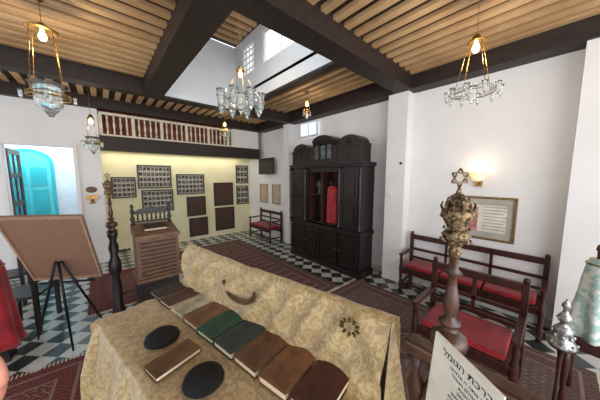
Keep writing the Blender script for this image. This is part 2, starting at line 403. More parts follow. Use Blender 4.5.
mb=MB(); mb.lathe([(.07,0),(.08,.02),(.05,.05),(.07,.1),(.09,.18),(.08,.24),(.03,.3),(.01,.33)],(0,0,0),16)
OB('covered_urn',mb,M('bronze_green',(88,94,80),.5,.5),loc=(3.69,3.48,1.522),label='dark bronze covered urn on ark shelf',cat='urn')
# ---------------------------------------------------------------- BENCHES
def bench(L,loc,rz,label,ncush=2,H=.86,D=.44,mat=MAHO):
    e=TH('wooden_bench',label,'bench',loc,rz,group='wooden benches')
    h=L/2
    s=MB(); s.box(-h+.03,h-.03,-D/2,D/2-.04,.37,.41); s.box(-h+.04,h-.04,-D/2+.02,-D/2+.05,.30,.37); s.box(-h+.04,h-.04,D/2-.08,D/2-.05,.30,.37)
    OB('seat',s,mat,e,bevel=.005)
    for x in (-h+.025,h-.025):
        l=MB(); l.lathe([(.028,0),(.02,.05),(.03,.1),(.022,.2),(.03,.34),(.03,.42),(.02,.46),(.028,.52),(.02,.58),(.03,.6)],(x,-D/2+.02,0),10); OB('leg',l,mat,e)
        l=MB(); l.box(x-.025,x+.025,D/2-.05,D/2,0,H); l.sphere((x,D/2-.025,H+.02),.026); OB('leg',l,mat,e,bevel=.004)
        a=MB(); a.box(x-.028,x+.028,-D/2-.02,D/2-.05,.6,.635); OB('armrest',a,mat,e,bevel=.008)
    b=MB()
    b.box(-h+.05,h-.05,D/2-.045,D/2-.01,H-.09,H-.01); b.box(-h+.05,h-.05,D/2-.04,D/2-.015,.62,.66); b.box(-h+.05,h-.05,D/2-.04,D/2-.015,.47,.51)
    k=max(2,round(L/.55))
    for i in range(1,k):
        x=-h+L*i/k; b.box(x-.018,x+.018,D/2-.04,D/2-.012,.51,H-.09)
    OB('backrest',b,mat,e,bevel=.004)
    st=MB(); st.box(-h+.04,h-.04,-D/2+.005,-D/2+.035,.12,.15)
    for x in (-h+.025,h-.025): st.box(x-.012,x+.012,-D/2+.03,D/2-.05,.12,.15)
    OB('stretcher',st,mat,e)
    R=Matrix.Rotation(rz,4,'Z'); w=(L-.14)/ncush
    for i in range(ncush):
        c=MB(); c.box(-w/2+.01,w/2-.01,-D/2+.01,D/2-.06,0,.055)
        p=R@Vector((-h+.07+w*(i+.5),0,0))
        OB('seat_cushion',c,RED,loc=(loc[0]+p.x,loc[1]+p.y,.411),rot=(0,0,rz),bevel=.018,label='flat red fabric cushion on wooden bench seat',cat='cushion',group='bench cushions')
    return e
bench(1.66,(3.87,.8,0),rad(-90),'long dark mahogany bench with red cushions under framed picture',3,H=.9)
bench(.8,(2.6,.48,0),rad(-90),'short dark mahogany bench with red cushions on rug',1,D=.56,H=.93)
bench(1.15,(3.68,5.75,0),rad(-90),'small dark bench with red seat under wall pictures',2)
# ---------------------------------------------------------------- FRAMES
FB=M('black_frame',(36,30,30),.4); MATW=M('mount_board',(186,182,170),.8); PH=M('old_photograph',(116,110,104),.7,c2=(28,27,27),scale=24,contrast=(.42,.58)); 
def frame(w,h,loc,rz,label,nx,nz,fm=FB,fw=.03,pic=PH,text=False):
    e=TH('picture_frame',label,'picture frame',loc,rz,group='framed wall pictures')
    f=MB(); f.box(-w/2,w/2,-.03,0,-h/2,-h/2+fw); f.box(-w/2,w/2,-.03,0,h/2-fw,h/2); f.box(-w/2,-w/2+fw,-.03,0,-h/2+fw,h/2-fw); f.box(w/2-fw,w/2,-.03,0,-h/2+fw,h/2-fw)
    OB('frame',f,fm,e,bevel=.003)
    p=MB(); iw=w-2*fw; ih=h-2*fw
    p.box(-iw/2,iw/2,-.012,0,-ih/2,ih/2,0)
    for i in range(nx):
        for j in range(nz):
            cw=iw/nx; chh=ih/nz; x=-iw/2+cw*(i+.5); z=-ih/2+chh*(j+.5)
            p.box(x-cw*.4,x+cw*.4,-.015,-.012,z-chh*.34,z+chh*.34,1)
    OB('picture',p,[MATW,pic],e)
    return e
YB=7.098
for x0,x1,z0,z1,nx,nz in ((.2,.69,1.36,1.88,5,4),(.73,1.5,1.58,2.19,8,4),(.79,1.52,.95,1.54,7,4),(1.62,2.38,1.38,1.96,7,4),(3.42,3.86,1.66,2.26,3,3),(3.42,3.86,.95,1.58,3,3)):
    frame(x1-x0,z1-z0,((x0+x1)/2,YB,(z0+z1)/2),0,'black frame holding rows of small old photographs on cream wall',nx,nz)
def wpanel(x0,x1,z0,z1):
    b=MB(); w=x1-x0; h=z1-z0
    b.box(-w/2,w/2,-.03,0,-h/2,h/2,0); b.box(-w/2+.05,w/2-.05,-.036,-.03,-h/2+.05,h/2-.05,1)
    OB('notice_board',b,[M('brown_panel_edge',(58,36,28),.5),M('brown_panel',(78,50,38),.6,c2=(60,38,30),scale=20)],loc=((x0+x1)/2,YB,(z0+z1)/2),label='dark brown square board mounted low on cream wall',cat='board',group='stacked brown wall boards',bevel=.004)
wpanel(1.86,2.4,.72,1.3); wpanel(1.9,2.44,.1,.66); wpanel(2.66,3.3,.96,1.7); wpanel(2.68,3.32,.16,.9)
LF=M('light_gilt_frame',(186,160,118),.5); 
for y,l in ((6.2,.45),(5.52,.4)):
    frame(l,.6,(3.948,y,1.36),rad(-90),'pale framed document on white side wall above bench',1,1,LF,.03,M('faded_doc',(206,190,160),.8,c2=(176,150,120),scale=12))
GF=M('gold_frame',(150,122,78),.45,.6,c2=(110,84,46),scale=30)
fr=frame(.74,.62,(WX-.002,.68,1.3),rad(-90),'gilt framed document with pink drawing above long bench',1,1,GF,.03,M('cream_doc',(236,230,216),.8))
mb=MB(); mb.box(-.24,-.04,-.02,-.016,-.2,.16,0)
for i in range(8): mb.box(.02,.28-.02*(i%3),-.02,-.016,.16-i*.045,.17-i*.045,1)
OB('drawing',mb,[M('pink_drawing',(206,150,140),.8,c2=(170,100,96),scale=18),M('pencil_grey',(170,164,156),.8)],fr)
e=TH('wall_television','black flat television bracketed high on white side wall','television',(3.93,5.85,2.2),rad(-90))
b=MB(); b.box(-.4,.4,-.14,-.1,-.24,.24,0); b.box(-.385,.385,-.143,-.14,-.22,.225,1); OB('screen',b,[BLACK,M('screen_glass',(12,13,16),.5)],e,bevel=.004)
b=MB(); b.box(-.06,.06,-.1,.02,-.06,.06); OB('bracket',b,BLACK,e)
mb=MB(); mb.box(3.885,3.899,1.93,2.03,1.52,1.62); OB('wall_notice',mb,PANELW,label='small white notice on white pillar',cat='sign')
mb=MB(); mb.lathe([(.022,0),(.022,.012),(.01,.02)],(0,0,0),12); OB('wall_thermostat',mb,BLACK,loc=(3.9,1.79,2.12),rot=(0,rad(-90),0),label='small round black sensor on white pillar',cat='sensor')
mb=MB(); mb.lathe([(.09,0),(.09,.02),(.06,.03)],(0,0,0),20,sx=1,sy=.7); OB('oval_plaque',mb,OAK,loc=(-.14,6.498,1.62),rot=(rad(90),0,0),label='small oval brown plaque on white wall by door',cat='plaque')
mb=MB(); mb.box(-.09,.09,-.05,0,0,.08); mb.lathe([(.05,0),(.03,.04),(.01,.09)],(0,-.03,-.09),12); OB('alms_box',mb,GOLD,loc=(-.14,6.498,1.42),label='small brass bracket on white wall by door',cat='bracket')
e=TH('wall_sconce','glowing wall lamp with pale half-round shade above picture','wall lamp',(WX,.74,1.85),rad(-90))
b=MB(); b.box(-.04,.04,-.03,0,-.1,.04); b.tube([(0,-.02,-.05),(0,-.07,-.08),(0,-.1,-.03)],.008,8); OB('arm',b,GOLD,e)
b=MB(); b.lathe([(.03,-.02),(.07,.0),(.1,.1),(.095,.1),(.06,.01)],(0,-.1,0),18); OB('lamp_shade',b,M('shade_glow',(255,232,190),.7,emit=.8,emitc=(255,216,156)),e)
b=MB(); b.sphere((0,-.1,.06),.03); OB('bulb',b,BULBS,e)
# ---------------------------------------------------------------- HANGING LAMPS
def chainpts(mb,p,q,r=.006,n=None):
    p=Vector(p);q=Vector(q); d=q-p; n=n or max(3,int(d.length/.045)); pts=[];R=[]
    for i in range(n*2+1):
        pts.append(p+d*i/(n*2)); R.append(r if i%2 else r*.35)
    mb.tube(pts,R,6)
def cup(c,r,h): 
    mb=MB(); mb.lathe([(r*.12,-h*.75),(r*.25,-h*.6),(r*.6,-h*.4),(r*.75,-h*.1),(r*.72,h*.2),(r*1.0,h*.5),(r*.93,h*.5),(r*.66,h*.18),(r*.68,-h*.1),(r*.5,-h*.34),(.002,-h*.5)],c,14); return mb
def lamp(loc,ztop,zdisc,label,R=.15,ncups=4,rc=.045,hc=.12,bowl=.1,bh=.24,discr=.11,sec=False,light=18,chr=.005,group='hanging glass oil lamps'):
    e=TH('hanging_lamp',label,'hanging lamp',loc,0,group=group)
    zd=zdisc-loc[2]; zt=ztop-loc[2]
    c=MB(); c.lathe([(.035,zt),(.03,zt-.03),(.006,zt-.045)],(0,0,0),12); chainpts(c,(0,0,zt-.04),(0,0,zd+.05),chr); OB('suspension_chain',c,GOLD,e)
    c=MB(); c.lathe([(.01,zd+.06),(.03,zd+.04),(discr*.5,zd+.02),(discr,zd),(discr*.98,zd-.012),(discr*.4,zd),(.01,zd)],(0,0,0),20); OB('canopy',c,GOLD,e)
    b=MB(); b.lathe([(.014,zd),(.015,zd-.02),(.026,zd-.045),(.03,zd-.065),(.022,zd-.09),(.005,zd-.1)],(0,0,0),12); OB('bulb',b,BULB,e)
    for k in range(4):
        a=math.pi/4+k*math.pi/2; c=MB(); chainpts(c,(discr*.9*math.cos(a),discr*.9*math.sin(a),zd),(R*math.cos(a),R*math.sin(a),.02),chr); OB('chain',c,GOLD,e)
    g=MB(); ring=[(R*math.cos(a),R*math.sin(a),0) for a in [2*math.pi*k/28 for k in range(28)]]
    g.tube(ring,.007,6,closed=True); g.tube([(x,y,.03) for x,y,z in ring],.004,6,closed=True)
    for k in range(28): 
        x,y,z=ring[k]; g.tube([(x,y,0),(x*1.03,y*1.03,.045)],[.004,.002],5)
    for k in range(4):
        a=k*math.pi/2; g.tube([(R*math.cos(a),R*math.sin(a),0),(R*.5*math.cos(a),R*.5*math.sin(a),-.02),(bowl*.7*math.cos(a),bowl*.7*math.sin(a),0)],.004,6)
    OB('ring',g,PEWT if sec else GOLD,e)
    if bowl: OB('glass_bowl',cup((0,0,-.0),bowl,bh),GLASS,e)
    for k in range(ncups):
        a=2*math.pi*k/ncups; rr=R+.03+(.01 if sec else 0)
        OB('glass_cup',cup((rr*math.cos(a),rr*math.sin(a),0),rc,hc),GLASS,e)
    if light:
        l=bpy.data.lights.new('bulb_light','POINT'); l.energy=light; l.color=(1,.8,.55); l.shadow_soft_size=.04
        o=bpy.data.objects.new('bulb_light',l); COL.objects.link(o); o.parent=e; o.location=(0,0,zd-.17)
    return e
lamp((-.3,3.24,2.64),3.515,3.24,'brass hanging lamp with wide glass bowl on four chains',R=.145,ncups=4,rc=.02,hc=.07,bowl=.14,bh=.24,discr=.11,light=12)
lamp((1.63,3.14,2.97),4.63,3.42,'large hanging lamp with many glass cups under skylight',R=.25,ncups=8,rc=.075,hc=.23,bowl=.1,discr=.06,sec=True,light=8)
lamp((2.65,.58,2.66),3.515,3.12,'hanging glass lamp with crown ring of small cups',R=.16,ncups=10,rc=.024,hc=.085,bowl=.05,bh=.12,discr=.065,sec=True,light=10,chr=.004)
lamp((-.04,5.4,2.46),3.515,2.9,'small distant hanging glass lamp near entrance wall',R=.09,ncups=4,rc=.03,hc=.09,bowl=.1,discr=.05,light=4)
lamp((2.4,5.5,2.92),3.515,3.22,'small hanging glass lamp before gallery railing',R=.08,ncups=4,rc=.03,hc=.09,bowl=.06,bh=.16,discr=.04,light=4)
lamp((3.1,3.3,3.1),3.515,3.34,'small hanging glass lamp in front of ark',R=.06,ncups=4,rc=.02,hc=.06,bowl=.05,bh=.12,discr=.03,light=4)
# ---------------------------------------------------------------- DRAPED READING TABLE
O=Vector((.088,.985)); Ld=Vector((-.2,.98)).normalized(); Wd=Vector((.98,.2)).normalized()
ANG=math.atan2(Wd.y,Wd.x)
TT=1.03
def draped():
    e=TH('reading_table','bimah reading table with raised back rail','table',(O.x,O.y,0),ANG)
    t=MB(); t.box(.03,.56,-.70,.76,TT-.05,TT-.012); OB('table_top',t,WAL,e)
    for x in (.06,.53):
        for y in (-.66,.72):
            l=MB(); l.box(x-.03,x+.03,y-.03,y+.03,0,TT-.05); OB('leg',l,WAL,e)
    r=MB(); r.box(.605,.64,-.70,.82,1.255,1.30); OB('back_rail',r,WAL,e)
    for i in range(9):
        y=-.68+i*.185; r=MB(); r.lathe([(.02,0),(.015,.1),(.024,.4),(.015,.8),(.022,1.255)],(.62,y,0),8); OB('baluster',r,WAL,e)
draped()
def cloth():
    prof=[(-.055,.50),(-.045,.7),(-.03,.9),(-.012,1.0),(.0,1.022),(.03,TT),(.12,TT),(.22,TT),(.32,TT),(.42,TT),(.49,TT+.002),(.525,1.05),(.55,1.1),(.568,1.18),(.582,1.28),(.597,1.333),(.62,1.345),(.645,1.333),(.66,1.28),(.672,1.15),(.68,.95),(.69,.7),(.70,.5)]
    pts=[]
    for i in range(len(prof)-1):
        for k in range(4):
            f=k/4; pts.append((prof[i][0]*(1-f)+prof[i+1][0]*f,prof[i][1]*(1-f)+prof[i+1][1]*f))
    pts.append(prof[-1])
    l0,l1=-.74,.86; NL=220; vs=[];fs=[]
    for j in range(NL+1):
        l=l0+(l1-l0)*j/NL
        for i,(w,z) in enumerate(pts):
            n1=noise.noise(Vector((l*5,z*1.0,3.1)))
            flat=1 if not (.06<w<.5) else .35
            dw=0; dz=flat*(.0035*noise.noise(Vector((w*9,l*7,0)))+.002*noise.noise(Vector((w*22,l*18,4))))
            if w<.02:
                amp=.045*min(1,max(0,1.03-z)*3.5); dw=-amp*(math.sin(l*24+3*n1)+n1*1.2)
            elif w>.64:
                amp=.03*min(1,max(0,1.35-z)*3); dw=amp*(math.sin(l*22+2*n1)+n1)
            elif w>.5:
                tz=max(0,min(1,(z-1.03)/.31)); bell=math.sin(math.pi*tz)**.8 if tz<.99 else 0
                ph=l*15+z*11+3.2*noise.noise(Vector((l*2.0,1.7,0)))
                fold=abs(math.sin(ph))**3
                ph2=l*9-z*14+2*noise.noise(Vector((l*3.0,5.7,0)))
                dw=-.036*bell*fold-.02*bell*abs(math.sin(ph2))**4-.012*bell*n1
            if z>1.24 and w>.55:
                dz+=.012*noise.noise(Vector((l*3.1,0,7)))-.008*(1+math.cos((l-.05)*4.0))*.5
                if .58<w<.66: dw+=.006*noise.noise(Vector((l*9,0,2)))
            ll=l
            edge=max(0,(l-.55)/.31)
            if w<.56 and l>.55: ll=l-.05*edge*(1 if w<.5 else (.56-w)/.06)+.012*edge*math.sin(w*30)
            if l<-.6: ll=l+.015*math.sin(w*26)*((-.6-l)/.14)
            vs.append((w+dw,ll,z+dz))
    n=len(pts)
    for j in range(NL):
        for i in range(n-1): fs.append((j*n+i,j*n+i+1,(j+1)*n+i+1,(j+1)*n+i))
    for (lend,sgn) in ((.805,1),(-.735,-1)):
        o=len(vs); A=80;Bn=16
        for a in range(A+1):
            w=-.03+(.69+.03)*a/A
            zt=TT-.001 if w<.5 else TT+(1.32-TT)*max(0,min(1,(w-.53)/.06))
            if w>.64: zt=1.31-(w-.64)*2
            for b in range(Bn+1):
                f=b/Bn; z=zt*(1-f)+(.5+.03*math.sin(w*17))*f
                dl=.05*min(1,f*1.6)*(.7+math.sin(w*30+noise.noise(Vector((w*6,f*.5,sgn)))*2))*sgn
                le=lend+ (.05*max(0,min(1,(w-.5)/.08)) if sgn>0 else 0)+(.012*math.sin(w*30)*sgn if sgn>0 else 0)
                vs.append((w,le+dl,z))
        for a in range(A):
            for b in range(Bn): fs.append((o+a*(Bn+1)+b,o+a*(Bn+1)+b+1,o+(a+1)*(Bn+1)+b+1,o+(a+1)*(Bn+1)+b))
    mb=MB(); mb.add(vs,fs,0,True)
    e=TH('brocade_tablecloth','gold brocade cloth draped over reading table and rail','tablecloth',(O.x,O.y,0),ANG)
    OB('cloth',mb,BROC,e)
    def garland(lc,zc,s,a0,a1,n,lf=.42,th=.012,wy=1.6):
        g=MB()
        for i in range(n):
            a=a0+(a1-a0)*i/(n-1)
            y=lc-s*wy*math.cos(a); z=zc+s*.9+s*1.25*math.sin(a)
            x=.514+ (z-1.1)*.16
            for k in (-1,0,1):
                ang=a+math.pi/2+k*.8
                dy=-math.cos(ang)*s*lf; dz=math.sin(ang)*s*lf
                g.tube([(x,y,z),(x-.008,y+dy*.5,z+dz*.5),(x,y+dy,z+dz)],[.003,th,.0015],6)
        OB('embroidery',g,EMBR,e)
    garland(.13,1.18,.066,math.pi*1.0,math.pi*1.97,22,.36,.006,2.2); garland(-.585,1.26,.022,math.pi*1.05,math.pi*2.9,10,.6,.007)
cloth()
def book(px,py,wd,ln,th,col,label,tilt=0,rot=0,z=TT+.005):
    e=TH('book',label,'book',(px,py,z),ANG+rad(rot),group='old books on the brocade table')
    cov=M('book_cover',col,.6,c2=tuple(c*.6 for c in col),scale=16,bump=.25,contrast=(.3,.6),detail=6)
    b=MB(); b.box(-ln/2,ln/2,-wd/2,wd/2,0,.004); b.box(-ln/2,ln/2,-wd/2,wd/2,th-.004,th); b.box(-ln/2,ln/2,wd/2-.005,wd/2,.004,th-.004)
    for i in range(3): b.box(-ln*.3+i*ln*.3-.004,-ln*.3+i*ln*.3+.004,wd/2,wd/2+.002,0,th)
    b.box(-ln/2+.015,ln/2-.015,-wd/2+.012,wd/2-.02,th,th+.0008,1)
    OB('cover',b,[cov,M('book_panel',tuple(min(255,c*1.06) for c in col),.65,c2=tuple(c*.72 for c in col),scale=12,detail=6)],e)
    p=MB(); p.box(-ln/2+.006,ln/2-.006,-wd/2+.006,wd/2-.006,.004,th-.004); OB('pages',p,PAPER,e)
    return e
bk=[(1.87,.145,.20,.02,(62,46,46),'small dark brown old book on brocade'),
(1.70,.15,.215,.025,(90,60,52),'small reddish-brown book with dark spine on brocade'),
(1.53,.15,.215,.025,(198,190,168),'pale cream bound book on brocade'),
(1.366,.148,.23,.03,(130,96,70),'tan leather old book on brocade'),
(1.205,.148,.24,.03,(44,88,70),'green cloth bound book on brocade'),
(1.045,.15,.245,.035,(56,68,66),'thick dark grey-green book on brocade'),
(.883,.15,.245,.035,(114,78,54),'thick brown leather book on brocade'),
(.72,.15,.25,.038,(132,90,60),'thick tan-brown leather book on brocade'),
(.557,.15,.24,.038,(86,42,38),'thick maroon leather book on brocade')]
for y,wd,ln,th,c,lab in bk:
    x=.342+(1.87-y)*.212-.006
    book(x,y,wd,ln,th,c,lab,rot=random.uniform(-1.2,1.2))
book(.205,1.125,.115,.21,.025,(112,80,52),'worn brown book lying between skullcaps',rot=4)
for (x,y) in ((.195,1.335),(.275,.93)):
    mb=MB(); mb.lathe([(.083,0),(.084,.006),(.078,.02),(.06,.034),(.035,.043),(.01,.047),(.0,.047)],(0,0,0),28)
    OB('skullcap',mb,BVEL,loc=(x,y,TT+.005),label='round black velvet skullcap lying on brocade',cat='skullcap',group='black skullcaps')
# ---------------------------------------------------------------- BIMAH RAIL & FINIAL STAFFS
def rail():
    e=TH('bimah_railing','dark turned wood railing beside draped table','railing',(.86,.1,0),0)
    r=MB(); r.box(-.035,.035,-.6,.24,1.235,1.285); OB('handrail',r,WAL,e,bevel=.012)
    r=MB(); r.box(-.025,.025,-.6,.24,.5,.54); OB('lower_rail',r,WAL,e,bevel=.006)
    for y in (.2,.14,-.02,-.12,-.22,-.34,-.46):
        b=MB(); b.lathe([(.018,.54),(.018,.6),(.03,.68),(.014,.76),(.026,.86),(.034,.92),(.014,1.0),(.03,1.08),(.034,1.11),(.014,1.17),(.022,1.235)],(0,y,0),12); OB('baluster',b,WAL,e)
    for y0 in (.05,-.6):
        n=MB(); n.box(-.04,.04,y0,y0+.08,0,1.235); OB('newel_post',n,WAL,e)
rail()
def staff(loc,sc,label):
    e=TH('finial_staff',label,'torah finial',loc,0,group='finial staffs')
    p=MB(); p.lathe([(.036,0),(.038,.01),(.026,.022),(.032,.03),(.05,.045),(.054,.065),(.048,.085),(.026,.1),(.016,.112),(.03,.122),(.032,.13),(.015,.142),(.018,.16),(.023,.19),(.019,.22),(.014,.25),(.012,.285),(.026,.295),(.014,.31),(.012,.38)],(0,0,0),20); OB('wooden_shaft',p,WAL,e)
    f=MB(); f.lathe([(.014,.35),(.02,.362),(.014,.378),(.02,.39),(.034,.405),(.04,.42),(.03,.432),(.022,.44),(.032,.455),(.042,.475),(.044,.49),(.036,.503),(.028,.51),(.032,.52),(.02,.532),(.009,.54)],(0,0,0),20)
    for k in range(12):
        a=2*math.pi*k/12; c,s=math.cos(a),math.sin(a)
        f.sphere((.041*c,.041*s,.402),.0045,6); f.sphere((.034*c,.034*s,.44),.004,6); f.sphere((.044*c,.044*s,.478),.0045,6)
        f.tube([(.04*c,.04*s,.495),(.046*c,.046*s,.51),(.042*c,.042*s,.522)],[.003,.0035,.002],5)
        if k%2: f.tube([(.034*c,.034*s,.507),(.028*c,.028*s,.532),(.008*c,.008*s,.548)],[.003,.003,.002],5)
    OB('crown',f,SILV,e)
    R=.029; zc=.597; d=Vector((.749,-.6626,0))
    t=MB(); t.lathe([(.005,.535),(.009,.552),(.003,zc-R)],(0,0,0),10)
    for up in (0,math.pi):
        tri=[(d.x*R*math.cos(a),d.y*R*math.cos(a),zc+R*math.sin(a)) for a in [math.pi/2+up+2*math.pi*k/3 for k in range(3)]]
        tri2=[]
        for k in range(3):
            A=Vector(tri[k]);B=Vector(tri[(k+1)%3])
            for q in (.02,.35,.65,.98): tri2.append(A.lerp(B,q))
        t.tube(tri2,.0027,6,closed=True)
    OB('star',t,SILV,e)
    e.scale=(sc,)*3
staff((.845,.2,1.286),1.02,'ornate gilt silver crown finial with star on turned wooden shaft')
staff((.07,3.35,1.28),1.05,'distant gilt crown finial on turned dark wooden post')
e=TH('newel_post','dark turned wooden newel post supporting finial near lectern','post',(.07,3.35,0),0)
b=MB(); b.box(-.07,.07,-.07,.07,0,.12); b.lathe([(.06,.12),(.04,.18),(.065,.3),(.04,.4),(.05,.6),(.035,.72),(.06,.8),(.06,.9),(.035,.98),(.05,1.08),(.03,1.16),(.05,1.22),(.05,1.28)],(0,0,0),18)
OB('post',b,DARK2,e)
for z in (.5,1.02):
    b=MB(); b.tube([(.03,0,z),(.1,0,z),(.13,0,z),(.155,0,z)],[.014,.02,.012,.02],8); OB('side_rail',b,DARK2,e)
# ---------------------------------------------------------------- LECTERN
e=TH('wooden_lectern','carved brown wooden lectern with sloping top on dark base','lectern',(.52,3.36,0),0)
b=MB(); b.box(-.28,.24,-.03,.42,0,.08); b.box(-.25,.22,0,.4,.08,.56); b.box(-.2,.17,-.02,0,.14,.5); OB('base',b,DARK2,e,bevel=.006)
b=MB(); b.box(-.235,.235,0,.42,.6,1.12)
for i in range(9): b.box(-.2,.2,-.01,0,.63+i*.052,.655+i*.052,1)
b.box(-.26,.26,-.03,.44,.56,.6)
OB('body',b,[OAK,OAKD],e,bevel=.004)
b=MB()
vs=[(-.25,-.03,1.12),(.25,-.03,1.12),(.25,.44,1.12),(-.25,.44,1.12),(-.25,-.03,1.15),(.25,-.03,1.15),(.25,.44,1.25),(-.25,.44,1.25)]
b.add(vs,[(0,3,2,1),(4,5,6,7),(0,1,5,4),(1,2,6,5),(2,3,7,6),(3,0,4,7)]); b.box(-.25,.25,-.05,-.03,1.12,1.17)
OB('reading_desk',b,OAK,e,bevel=.005)
for x in (-.22,.22):
    b=MB(); b.lathe([(.03,0),(.015,.03),(.03,.08),(.014,.13),(.026,.18),(.014,.22),(.022,.25),(.004,.29)],(x,.41,1.24),12); OB('finial',b,DARK2,e)
b=MB(); b.box(-.21,.21,.40,.42,1.38,1.42); b.box(-.21,.21,.40,.42,1.26,1.29)
pp=[(-.2,1.42),(.2,1.42),(.14,1.45),(.07,1.455),(0,1.49),(-.07,1.455),(-.14,1.45)]; b.prism(pp,.4,.42)
for k in range(7):
    x=-.16+k*.0533; b.lathe([(.008,0),(.014,.03),(.007,.05),(.014,.07),(.008,.09)],(x,.41,1.29),8)
OB('crest_rail',b,DARK2,e)
bb=book(.52,3.6,.17,.26,.035,(60,44,40),'dark closed prayer book lying on lectern top',z=1.22); bb.rotation_euler=(rad(12),0,0)
bb.location=(.52,3.55,1.206)
# ---------------------------------------------------------------- EASEL + BOARD
BLc=Vector((-.60,3.66,.78)); BRc=Vector((-.05,3.36,.77)); TLc=Vector((-.69,3.08,1.56)); TRc=Vector((-.14,2.78,1.55))
def easel():
    u=(BRc-BLc); v=(TLc-BLc); n=u.cross(v).normalized()
    if n.y>0: n=-n
    mb=MB(); th=.02
    def q(a,b,c): return BLc+u*a+v*b+n*c
    def slab(a0,a1,b0,b1,c0,c1,mi):
        vs=[q(a,b,c) for a in (a0,a1) for b in (b0,b1) for c in (c0,c1)]
        mb.add(vs,[(0,1,3,2),(4,6,7,5),(0,4,5,1),(2,3,7,6),(0,2,6,4),(1,5,7,3)],mi)
    slab(0,1,0,1,-th,0,0)
    f=.03
    slab(0,1,0,f,0,.01,1); slab(0,1,1-f,1,0,.01,1); slab(0,f,f,1-f,0,.01,1); slab(1-f,1,f,1-f,0,.01,1)
    OB('display_board',mb,[KRAFT,KRAFT2],label='large brown-backed display board resting on black easel',cat='board')
    e=TH('easel','black folding metal easel holding display board','easel',(-.35,3.5,0),0)
    off=Vector((-.35,3.5,0))
    def leg(a,b,nm,r=.012):
        m=MB(); m.tube([a-off,a.lerp(b,.5)-off,b-off],[r,r,r*.8],8); OB(nm,m,STEELB,e)
    a=q(.46,.36,.03); b=q(.54,.36,.03); c=q(.5,.36,.03)
    leg(a,Vector((-.66,3.85,.012)),'leg'); leg(b,Vector((-.05,3.62,.012)),'leg'); leg(c,Vector((-.34,3.34,.012)),'leg')
    m=MB(); m.tube([q(.1,-.03,.03)-off,q(.9,-.03,.03)-off],.012,8); OB('tray',m,STEELB,e)
    for k in (.2,.8):
        m=MB(); m.tube([q(k,-.03,.03)-off,q(k,-.03,-.045)-off,q(k,.01,-.05)-off],.008,6); OB('hook',m,STEELB,e)
easel()
# ---------------------------------------------------------------- CHAIR + RED MANTLE
e=TH('wooden_chair','dark wooden chair with leather seat behind easel','chair',(-.8,4.35,0),rad(-110))
b=MB(); b.box(-.22,.22,-.21,.21,.42,.46); OB('seat',b,M('dark_leather',(46,34,34),.4),e,bevel=.01)
for x in (-.2,.2):
    l=MB(); l.lathe([(.016,0),(.022,.2),(.022,.42)],(x,-.19,0),8); OB('leg',l,DARK2,e)
    l=MB(); l.box(x-.02,x+.02,.18,.22,0,.92); OB('leg',l,DARK2,e)
b=MB(); b.box(-.18,.18,.19,.21,.84,.9); b.box(-.18,.18,.19,.21,.6,.64)
for x in (-.1,0,.1): b.box(x-.012,x+.012,.193,.207,.64,.84)
OB('backrest',b,DARK2,e)
COPY(e,'wooden_chair',(-1.15,5.3,0),rad(-90),'dark wooden chair against white wall near entrance')
mb=MB(); mb.box(-.12,.12,-.12,.12,0,.14); OB('low_stand',mb,DARK2,loc=(-.93,3.7,0),label='low dark wooden stand under red velvet mantle',cat='stand',bevel=.006)
mantle('torah_mantle',(-.93,3.7,.142),.95,.15,REDV,'tall bright red velvet torah mantle beside easel',0,.9,1.3)
# ---------------------------------------------------------------- RIGHT SIDE TABLE
e=TH('side_table','small dark wooden side table beside pillar','table',(2.8,-.32,0),rad(-8))
b=MB(); b.box(-.2,.3,-.24,.2,.65,.69); b.box(-.17,.27,-.21,.17,.58,.65); OB('table_top',b,MAHO,e,bevel=.006)
for x in (-.14,.24):
    for y in (-.17,.14):
        l=MB(); l.lathe([(.015,0),(.022,.1),(.014,.2),(.026,.42),(.02,.58)],(x,y,0),10); OB('leg',l,MAHO,e)
mantle('torah_mantle',(2.76,-.29,.692),.62,.105,TEAL,'silver and teal brocade torah mantle on side table',rad(-45),.85,1.6)
e=TH('pedestal_stand','slim dark turned pedestal stand holding pewter ornament','stand',(2.27,-.11,0),0)
b=MB(); b.lathe([(.12,0),(.12,.02),(.02,.04),(.011,.08),(.014,.3),(.009,.5),(.013,.68),(.018,.73),(.06,.745),(.06,.76)],(0,0,0),20); OB('pedestal',b,MAHO,e)
mb=MB(); mb.lathe([(.07,0),(.074,.012),(.066,.03),(.05,.05),(.044,.09),(.05,.11),(.044,.125),(.03,.14),(.018,.16),(.03,.175),(.036,.195),(.026,.22),(.014,.235),(.012,.26),(.022,.275),(.02,.295),(.008,.31),(.003,.33)],(0,0,0),22)
for k in range(8):
    a=math.pi*k/4; c,s=math.cos(a),math.sin(a)
    mb.sphere((.068*c,.068*s,.03),.009,8); mb.sphere((.05*c,.05*s,.075),.009,8,sz=1.6); mb.sphere((.036*c,.036*s,.195),.006,6)
OB('silver_ornament',mb,PEWT,loc=(2.27,-.11,.761),label='pewter ritual ornament with small bells on slim pedestal',cat='ornament')
